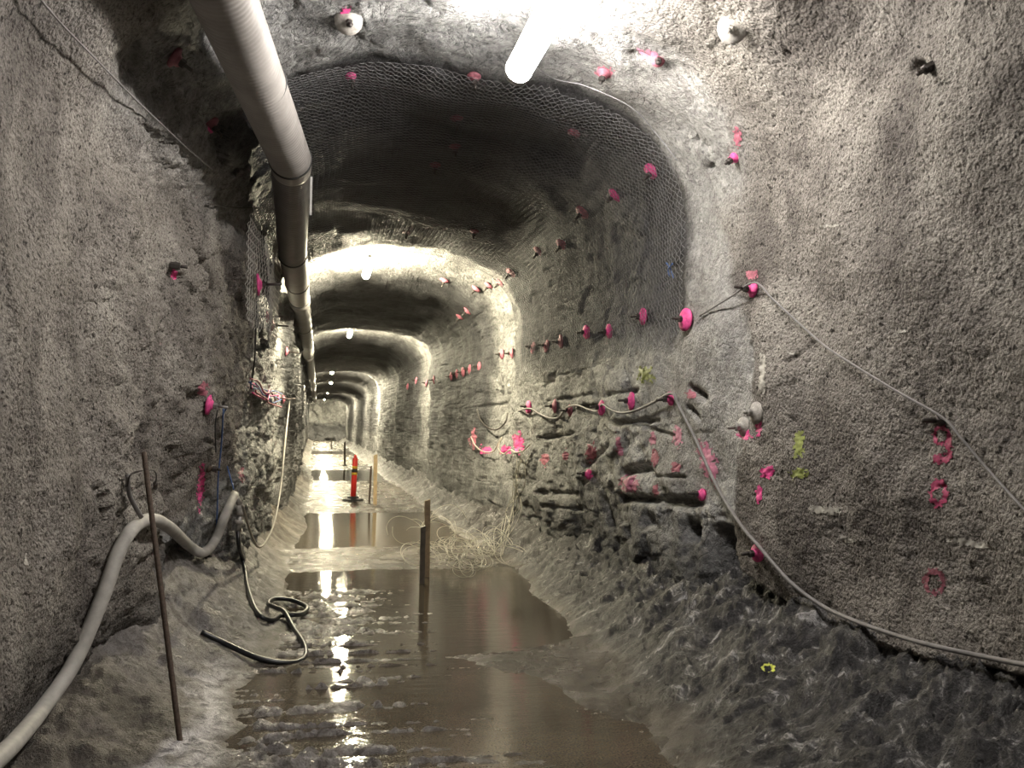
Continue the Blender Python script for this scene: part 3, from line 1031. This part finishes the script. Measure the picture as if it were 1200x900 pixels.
# left wall
bolt(268, 334, 'bright pink disc with long bolt sticking out of the left wall', .095, 'pink', 0.13, objs=[wall_left], lift=.24)
bolt(203, 311, 'dark bolt above a pink dab on the left sprayed wall', .025, 'dark_steel', 0.04, plate=False, objs=[wall_left])
bolt(243, 474, 'pink cone plate from which the blue cords hang, left wall', .075, 'pink', 0.07, objs=[wall_left], nutmat='steel')
bolt(243, 549, 'dark rusty nut beside a pink paint streak on the left wall', .03, 'rust', 0.03, objs=[wall_left])
bolt(232, 652, 'red painted bolt tucked under the sag of the grey hose', .045, 'pink', 0.03, objs=[wall_left])
bolt(203, 66, 'pink bolt plate in the deep shadow beside the duct, upper one', .06, 'dull', 0.04)
bolt(246, 144, 'pink bolt plate in the deep shadow beside the duct, lower one', .06, 'dull', 0.04)
for k, (px, py) in enumerate([(312, 371), (318, 381), (325, 466), (331, 468), (335, 412)]):
    bolt(px, py, ['small pink bolt under the left mesh, near the wall edge', 'thin red bolt just below the left mesh', 'pink bolt at the end of the blue cord bundle',
                  'pale pink bolt where the hanging pale cable starts', 'tiny red bolt on the lit strip of left wall'][k], .07, 'palepink', 0.12, objs=[wall_left])

# ------------------------------------------------------------------ paint on the walls
def paint(px, py, hw, hh, mat, shape='blob', objs=None, tilt=0.0, dens=0.0, seed=0, step=None):
    objs = objs or [wall_left, ceiling, wall_right]
    st = step or max(0.6, min(1.2, max(hw, hh) / 20))
    nx_, ny_ = int(2 * hw * 1.2 / st) + 1, int(2 * hh * 1.2 / st) + 1
    grid = {}
    V, Fc = [], []
    uu = np.array([[(ix - nx_ / 2) * st, (iy - ny_ / 2) * st] for iy in range(ny_) for ix in range(nx_)])
    q3 = np.stack([uu[:, 0] * 0.24 + px, uu[:, 1] * 0.24 + py, np.full(len(uu), seed * 3.7)], 1)
    nz_ = perlin(q3) + 0.6 * perlin(q3 * 2.3 + 5)
    ca, sa = math.cos(tilt), math.sin(tilt)
    mk = []
    for k, (u_, v_) in enumerate(uu):
        a_, b_ = (u_ * ca + v_ * sa) / hw, (-u_ * sa + v_ * ca) / hh
        rr = math.hypot(a_, b_)
        if shape == 'blob':
            m = 0.74 - rr + nz_[k] * 0.75 + dens
        elif shape == 'ring':
            m = 0.20 - abs(rr - 0.72) + nz_[k] * 0.45 + dens
        elif shape == 'nine':
            r1 = abs(math.hypot(a_ / 0.7, (b_ + 0.42) / 0.5) - 0.78)
            stem = abs(a_ - 0.55) if b_ > -0.5 and b_ < 0.7 else 9
            foot = abs(b_ - 0.72) if -0.6 < a_ < 0.6 else 9
            m = 0.17 - min(r1, stem, foot) + nz_[k] * 0.40 + dens
        elif shape == 'streak':
            m = 0.7 - max(abs(a_), abs(b_)) + nz_[k] * 0.7 + dens
        mk.append(m > 0)
    for k, (u_, v_) in enumerate(uu):
        iy, ix = divmod(k, nx_)
        need = any(0 <= ix + dx < nx_ and 0 <= iy + dy < ny_ and mk[(iy + dy) * nx_ + ix + dx] for dx in (-1, 0) for dy in (-1, 0))
        if not need:
            continue
        b = cast(CAM, ray(px + u_, py + v_), objs)
        if b:
            grid[k] = len(V)
            V.append(b[0] + (CAM - b[0]).normalized() * 0.0025 + b[1] * 0.002)
    par = None
    for k in range(len(uu)):
        iy, ix = divmod(k, nx_)
        if mk[k] and ix + 1 < nx_ and iy + 1 < ny_:
            q4 = [k, k + nx_, k + nx_ + 1, k + 1]
            if all(z in grid for z in q4):
                vs = [V[grid[z]] for z in q4]
                if max((vs[0] - vs[2]).length, (vs[1] - vs[3]).length) < 0.012 * (vs[0] - CAM).length * st:
                    Fc.append([grid[z] for z in q4])
    if not Fc:
        return
    hs = cast(CAM, ray(px, py), objs)[3]
    return link_mesh('paint_mark', V, Fc, MAT[mat], hs)


WR = [wall_right]
for k, a_ in enumerate([
        (1103, 520, 16, 24, 'rose', 'nine', WR, 0, .02), (1100, 578, 12, 17, 'rose', 'ring', WR, 0, .02), (1095, 682, 14, 17, 'dull', 'ring', WR, 0, -.02),
        (899, 553, 10, 9, 'pink', 'blob', WR), (890, 578, 5, 14, 'pink', 'blob', WR), (829, 540, 12, 28, 'softpink', 'blob', WR, -0.3), (765, 513, 5, 9, 'softpink', 'blob', WR),
        (767, 537, 6, 12, 'palepink', 'blob', WR), (725, 521, 5, 16, 'softpink', 'blob', WR, -.2), (693, 530, 8, 12, 'palepink', 'blob', WR), (737, 567, 15, 14, 'softpink', 'blob', WR, .3),
        (768, 575, 5, 8, 'palepink', 'blob', WR), (792, 547, 7, 7, 'palepink', 'blob', WR), (794, 511, 7, 15, 'softpink', 'blob', WR), (638, 538, 6, 9, 'palepink', 'blob', WR),
        (663, 533, 5, 9, 'palepink', 'blob', WR), (607, 519, 8, 15, 'pink', 'blob', WR), (592, 527, 9, 6, 'pink', 'blob', WR), (569, 527, 9, 7, 'pink', 'blob', WR),
        (554, 515, 6, 14, 'palepink', 'blob', WR), (690, 556, 5, 8, 'pink', 'blob', WR), (823, 578, 6, 8, 'pink', 'blob', WR),
        (757, 438, 13, 13, 'lime', 'streak', WR, 0, -.1), (936, 520, 9, 22, 'lime', 'streak', WR, 0, -.12), (936, 555, 14, 9, 'lime', 'streak', WR, 0, -.12),
        (900, 783, 9, 6, 'yellow', 'ring', [floor], 0, -.04),
        (966, 597, 26, 6, 'chalk', 'streak', WR, 0.1, -.05), (1141, 637, 36, 5, 'chalk', 'streak', WR, 0.22, 0), (992, 632, 13, 4, 'chalk', 'streak', WR, .5, 0),
        (974, 264, 28, 2.5, 'chalk', 'streak', WR, -.05, -.2), (893, 438, 5, 36, 'chalk', 'streak', WR, 0.03, -.1), (1056, 388, 6, 2, 'chalk', 'streak', WR, -.3, .1), (930, 414, 10, 2, 'chalk', 'streak', WR, 0, -.1),
        (852, 33, 9, 14, 'pink', 'blob', None, -.3), (404, 18, 8, 13, 'pink', 'blob', None), (760, 64, 16, 7, 'softpink', 'blob', None, .3), (708, 84, 13, 8, 'palepink', 'blob', None),
        (864, 160, 6, 13, 'palepink', 'blob', None), (880, 322, 8, 9, 'palepink', 'blob', None), (872, 510, 10, 7, 'pink', 'blob', WR), (889, 500, 5, 12, 'pink', 'blob', WR),
        (235, 568, 5, 32, 'pink', 'blob', None, .08), (237, 456, 7, 11, 'palepink', 'blob', None), (203, 321, 5, 8, 'pink', 'blob', None), (283, 556, 4, 12, 'palepink', 'blob', None),
        (247, 150, 6, 6, 'pink', 'blob', None), (207, 75, 5, 4, 'palepink', 'blob', None), (810, 462, 8, 6, 'palepink', 'blob', WR), (30, 657, 5, 9, 'chalk', 'blob', None, 0, -.15)]):
    paint(*a_, seed=k)

# ------------------------------------------------------------------ cables and hoses
WL = [wall_left]


def cable(name, pts, r, mat, label, cat='cable', n=6, sides=8):
    o = tube(name, catmull(pts, n), r, MAT[mat], None, sides)
    return tag(o, label, cat)


def face(p, px, py, off):
    return p


cable('thin_wire', [on(820, 370, .03), on(856, 348, .06), on(884, 331, .08), on(905, 350, .06), on(930, 373, .07), on(960, 400, .08), on(985, 418, .08), on(1050, 458, .08), on(1104, 489, .07),
                    on(1125, 512, .06), on(1160, 553, .05), on(1200, 597, .05), on(1230, 628, .05)], .0062, 'cable', 'thin grey wire strung diagonally across the right sprayed concrete wall')
low = [(600, 484), (612, 480), (622, 479), (632, 485), (645, 490), (655, 489), (664, 478), (676, 475), (690, 480), (700, 482), (706, 474), (716, 480), (728, 484), (745, 481), (765, 472), (787, 461),
       (795, 475), (815, 515), (840, 570), (868, 615), (890, 641), (925, 681), (962, 709), (1000, 727), (1045, 743), (1090, 756), (1150, 769), (1200, 779), (1240, 786)]
cable('power_cable', [on(x, y_, .05, WR + [floor]) for x, y_ in low], .0115, 'cable', 'thick grey cable drooping between bolts then sweeping down the right wall')
cable('lamp_wire', [at(606, 62, 5.25), on(650, 82, .06), on(690, 92, .06), on(745, 118, .06), on(775, 150, .06), on(800, 184, .05)], .003, 'wire', 'thin pale wire from the near lamp to the right shoulder')
cable('thin_wire', [on(30, -14, .06), on(60, 20, .06), on(110, 70, .06), on(150, 110, .06), on(187, 144, .04), on(215, 170, .05), on(242, 192, .05)], .0045, 'cable', 'thin wire running down the upper left wall from the top edge')
cable('pale_cable', [on(595, 484, .04), on(592, 495, .05), on(583, 503, .05), on(573, 502, .05), on(563, 492, .05), on(559, 480, .04)], .012, 'dark_steel', 'dark cable loop sagging on the lit right wall')
cable('pale_cable', [on(552, 512, .03), on(557, 522, .05), on(566, 529, .05), on(578, 529, .05), on(584, 519, .05), on(588, 513, .05), on(584, 525, .06), on(590, 532, .06), on(598, 527, .06), on(604, 530, .06), on(612, 529, .06), on(621, 521, .05)],
      .011, 'pale_cable', 'pale looped cable hanging over pink paint on the right wall')
# grey hose, left
cable('grey_hose', [on(-60, 925, .05), on(0, 872, .05), on(40, 826, .05), on(75, 775, .05), (on(108, 700, .05)), on(127, 645, .055), on(145, 617, .06), on(165, 609, .065), on(188, 619, .06), on(210, 638, .06), on(226, 648, .07), on(238, 634, .09), on(249, 604, .10), on(259, 580, .11)],
      .039, 'hose', 'thick grey hose sagging along the left wall to a blue cord', 'hose', 8, 16)
fq = at(280, 585, 6.55)
fit = empty('hose_coupling', fq)
tag(fit, 'metal hose couplings joining the grey hose and the black hose', 'coupling')
e0 = on(259, 580, .11)
Yc = e0.y
f0, f1, f2, f3 = at(278, 580, Yc), at(282, 592, Yc + .02), at(281, 604, Yc + .02), at(279, 622, Yc + .02)
for nm, a_, b_, r_, m_ in (('elbow', e0, f1, .026, 'steel'), ('collar', f1, f2, .034, 'greyplate'), ('sleeve', f2, f3, .026, 'steel'), ('nut', f2.lerp(f3, .3), f2.lerp(f3, .55), .04, 'greyplate')):
    local(tube(nm, [a_, a_.lerp(b_, .5), b_], r_, MAT[m_], fit, 10), fit)
FL = [floor]
bh = [f3, at(280, 640, Yc + .02), on(281, 658, .03, FL + WL), on(291, 696, .025, FL + WL)]
bh += [on(x, y_, o_, FL + WL) for x, y_, o_ in [(302, 722, .022), (317, 730, .022), (329, 725, .024), (343, 725, .03), (355, 723, .03), (359, 715, .03), (340, 707, .03), (321, 706, .03), (314, 713, .04), (322, 721, .065), (333, 727, .065), (344, 741, .03),
                                                (356, 759, .024), (357, 774, .022), (340, 781, .022), (302, 775, .022), (264, 758, .022), (236, 746, .03)]]
cable('black_hose', bh, .0185, 'black_hose', 'black rubber hose coiled on the muddy bank at the left', 'hose', 8, 12)
cable('pale_rope_cable', [on(336, 470, .05, WL), at(334, 520, 11.2), at(329, 570, 10.2), at(322, 610, 9.4), at(312, 634, 8.9), at(303, 641, 8.5), at(296, 630, 8.1), at(289, 610, 7.5), at(284, 592, 7.0)],
      .011, 'pale_cable', 'pale cable hanging in a long loop from the left wall')
cable('blue_rope', [on(249, 477, .10, WL), at(256, 505, Yc), at(266, 545, Yc), at(274, 574, Yc)], .006, 'blue', 'blue cord from the pink plate down to the hose end', 'cord')
cable('blue_rope', [on(247, 479, .09, WL), on(250, 520, .06, WL), on(248, 560, .05, WL), on(247, 600, .05, WL), on(245, 632, .05, WL)], .006, 'blue', 'blue cord hanging straight down beside the pink streak', 'cord')
cable('thin_rope', [on(245, 480, .06, WL), on(244, 500, .05, WL), on(245, 530, .05, WL)], .005, 'band', 'short dark cord left of the blue cords', 'cord')
cable('thin_rope', [on(293, 345, .06, WL), on(293, 380, .05, WL), on(292, 420, .05, WL), on(288, 455, .05, WL)], .007, 'band', 'thin dark cord hanging below the bright pink disc', 'cord')
cable('wall_wire', [on(239, 234, .04), on(255, 237, .05), on(275, 239, .05), on(297, 238, .06)], .006, 'dark_steel', 'dark horizontal wire reaching the left mesh', 'wire')
tg = empty('cord_bundle', on(296, 457, .04, WL))
tag(tg, 'tangled pink and blue cord bundle on the left wall', 'cord')
for k in range(7):
    m_ = ['blue', 'pink', 'blue', 'palepink', 'blue', 'pink', 'palepink'][k]
    pp = []
    for q_ in range(5):
        x_ = 284 + q_ * 9 + random.uniform(-4, 4)
        y_ = 452 + q_ * 4 + random.uniform(-9, 9)
        pp.append(on(x_, y_, random.uniform(.03, .12), WL))
    local(tube('cord', catmull(pp, 5), .009 if m_ != 'blue' else .007, MAT[m_], tg, 6), tg)
# hook and strap above the hose
hk = empty('wall_hook', on(143, 556, .02, WL))
tag(hk, 'black bent hook with grey strap holding up the grey hose', 'hook')
local(tube('hook', catmull([on(142, 570, .03, WL), on(142, 556, .05, WL), on(150, 551, .08, WL), on(163, 551, .08, WL), on(171, 558, .06, WL), on(176, 568, .03, WL)], 6), .005, MAT['dark_steel'], hk, 6), hk)
local(tube('strap', catmull([on(143, 556, .03, WL), on(144, 580, .035, WL), on(148, 606, .08, WL)], 6), .014, MAT['cable'], hk, 6), hk)
local(tube('clip', [on(175, 566, .035, WL), on(178, 572, .02, WL)], .014, MAT['dark_steel'], hk, 6), hk)
# steel rod leaning by the left wall
rb, rt_ = on(212, 868, -.03, [floor]), on(146, 530, .10, WL)
rod = tube('steel_rod', [rb + (rt_ - rb) * (k / 60) for k in range(61)], [.0135 + .0012 * (k % 2) for k in range(61)], MAT['rust'], None, 10)
tag(rod, 'rusty steel rod leaning against the left wall in front of the hose', 'rod')

# ------------------------------------------------------------------ stakes, delineator and tangle
def stake(name, px0, py0, px1, py1, wpx, mat, label, z=0.0, cat='stake', depth=0.7, slant=True):
    b = at_z(px0, py0, z)
    t = at(px1, py1, b.y)
    zc = (b - CAM).dot(Fv)
    w = wpx * zc / FPX / 2
    ax = (t - b)
    ln = ax.length
    ax.normalize()
    b2 = b - ax * 0.06
    ex_ = Rv * w
    ey_ = Vector((0, 1, 0)) * w * depth
    V = []
    segs = 8
    for k in range(segs + 1):
        c = b2.lerp(t, k / segs)
        jx = random.uniform(-.06, .06) * w
        for sx, sy in ((-1, -1), (1, -1), (1, 1), (-1, 1)):
            top = (0.35 * w * sx if slant and k == segs else 0)
            V.append(c + ex_ * sx + ey_ * sy + ax * top + Rv * jx)
    Fc = []
    for k in range(segs):
        for q_ in range(4):
            Fc.append((k * 4 + q_, k * 4 + (q_ + 1) % 4, k * 4 + 4 + (q_ + 1) % 4, k * 4 + 4 + q_))
    Fc += [(3, 2, 1, 0), tuple(segs * 4 + q_ for q_ in range(4))]
    o = link_mesh(name, V, Fc, MAT[mat], None, False)
    return tag(o, label, cat)


stake('timber_stake', 500, 676, 501, 586, 6.5, 'wood', 'tall weathered timber stake standing in the puddle', cat='stake')
stake('timber_stake', 494.5, 684, 495.5, 617, 6.0, 'dark_wood', 'shorter dark wet stake in front of the tall one in the puddle', cat='stake')
stake('marker_stake', 439.5, 592, 440, 533, 4.2, 'pale_wood', 'pale raw wood stake right of the red delineator post', cat='stake')
stake('marker_stake', 432.5, 591, 435, 546, 2.2, 'rust', 'thin brown stick between the red post and pale stake', cat='stake')
stake('marker_post', 404, 546, 404, 518, 2.2, 'dark_wood', 'dark thin post in the middle of the tunnel beyond the red post', cat='post')
stake('marker_post', 388.5, 527, 388.5, 514, 1.8, 'dark_wood', 'tiny dark post near the far end wall', cat='post')
fpb = at_z(404, 546)
local_base = lathe('post_foot', [(0.12, 0.0), (0.12, 0.03), (0.05, 0.05)], 12, MAT['rubber'], None, (0, 0, 1), fpb)
tag(local_base, 'flat dark foot under the thin dark post', 'post foot')

db = at_z(413.5, 588)
dt = at(416.5, 534, db.y)
dl = empty('delineator_post', db)
tag(dl, 'red delineator post with black rubber base standing in the wet', 'delineator')
axd = (dt - db).normalized()
H = (dt - db).length
lathe('rubber_base', [(0.21, -0.01), (0.22, 0.03), (0.20, 0.06), (0.12, 0.075), (0.11, 0.11), (0.06, 0.115)], 8, MAT['rubber'], dl, (0, 0, 1), (0, 0, 0), None, False)
lathe('rubber_base', [(0.30, -0.02), (0.30, 0.02), (0.27, 0.025)], 8, MAT['rubber'], dl, (0, 0, 1), (-0.03, -0.1, -0.01), None, False)
lathe('post', [(0.058, 0.05), (0.056, H * .5), (0.052, H * .93), (0.04, H * .95), (0.03, H * .955)], 16, MAT['red'], dl, axd)
lathe('grip', [(0.022, H * .95), (0.03, H * .98), (0.03, H * 1.0), (0.015, H * 1.02)], 12, MAT['red'], dl, axd)
lathe('reflective_band', [(0.0585, H * .58), (0.0585, H * .635)], 16, MAT['reflect'], dl, axd)
lathe('reflective_band', [(0.0575, H * .72), (0.0575, H * .775)], 16, MAT['reflect'], dl, axd)
lathe('dark_band', [(0.058, H * .64), (0.058, H * .715)], 16, MAT['band'], dl, axd)

# tangle of pale tubing around the stakes and up the right bank
tw = empty('tubing_tangle', at_z(545, 655))
tag(tw, 'tangled loops of thin pale tubing heaped in the water behind the stakes', 'tubing')


def loop_tube(px, py, rpx, flat, turns, tilt, r=.0032):
    c = at_z(px, py, 0.0)
    zc = (c - CAM).dot(Fv)
    R_ = rpx * zc / FPX
    pts = []
    n_ = int(14 * turns)
    ph = random.uniform(0, 6.28)
    for k in range(n_ + 1):
        an = ph + 2 * math.pi * k / 14
        rr = R_ * (1 + .18 * math.sin(an * 1.7 + ph) - 0.2 * k / n_)
        u_ = math.cos(an) * rr
        v_ = math.sin(an) * rr
        p = c + Rv * u_ + Vector((0, 1, 0)) * v_ * flat + Vector((0, 0, 1)) * (v_ * tilt + R_ * tilt * 0.9 + .01 + k * .0012)
        p.z = max(p.z, 0.004)
        pts.append(p)
    local(tube('tube_loop', catmull(pts, 3), r, MAT['tangle'], tw, 5), tw)


for k in range(30):
    px = random.gauss(545, 26)
    py = random.uniform(640, 676) - abs(px - 545) * .12
    loop_tube(px, py, random.uniform(9, 24), random.uniform(.8, 2.2), random.uniform(.8, 2.2), random.choice([.25, .5, .9, .9]))
for px, py, r_ in ((520, 642, 26), (514, 646, 20), (480, 640, 18), (474, 643, 22), (487, 641, 14)):
    loop_tube(px, py, r_, .6, .8, .95)
for k in range(9):
    a0 = random.uniform(560, 590)
    sp = [on(a0, random.uniform(640, 655), .02, FL + WR), on(random.uniform(578, 600), random.uniform(618, 632), .03, FL + WR), on(random.uniform(592, 612), random.uniform(590, 605), .04, FL + WR),
          on(random.uniform(600, 616), random.uniform(560, 580), .05, FL + WR), on(random.uniform(600, 622), random.uniform(528, 545), .05, FL + WR)]
    local(tube('tube_strand', catmull(sp, 6), .004, MAT['tangle'], tw, 5), tw)

tie = empty('blue_tie', on(785, 315, .10))
tag(tie, 'blue tie knotted to the mesh on the right shoulder', 'tie')
for pp in ([(781, 308), (786, 316), (789, 326)], [(788, 309), (783, 316), (785, 324)]):
    local(tube('cord', catmull([on(x, y_, .09) for x, y_ in pp], 5), .006, MAT['blue'], tie, 6), tie)
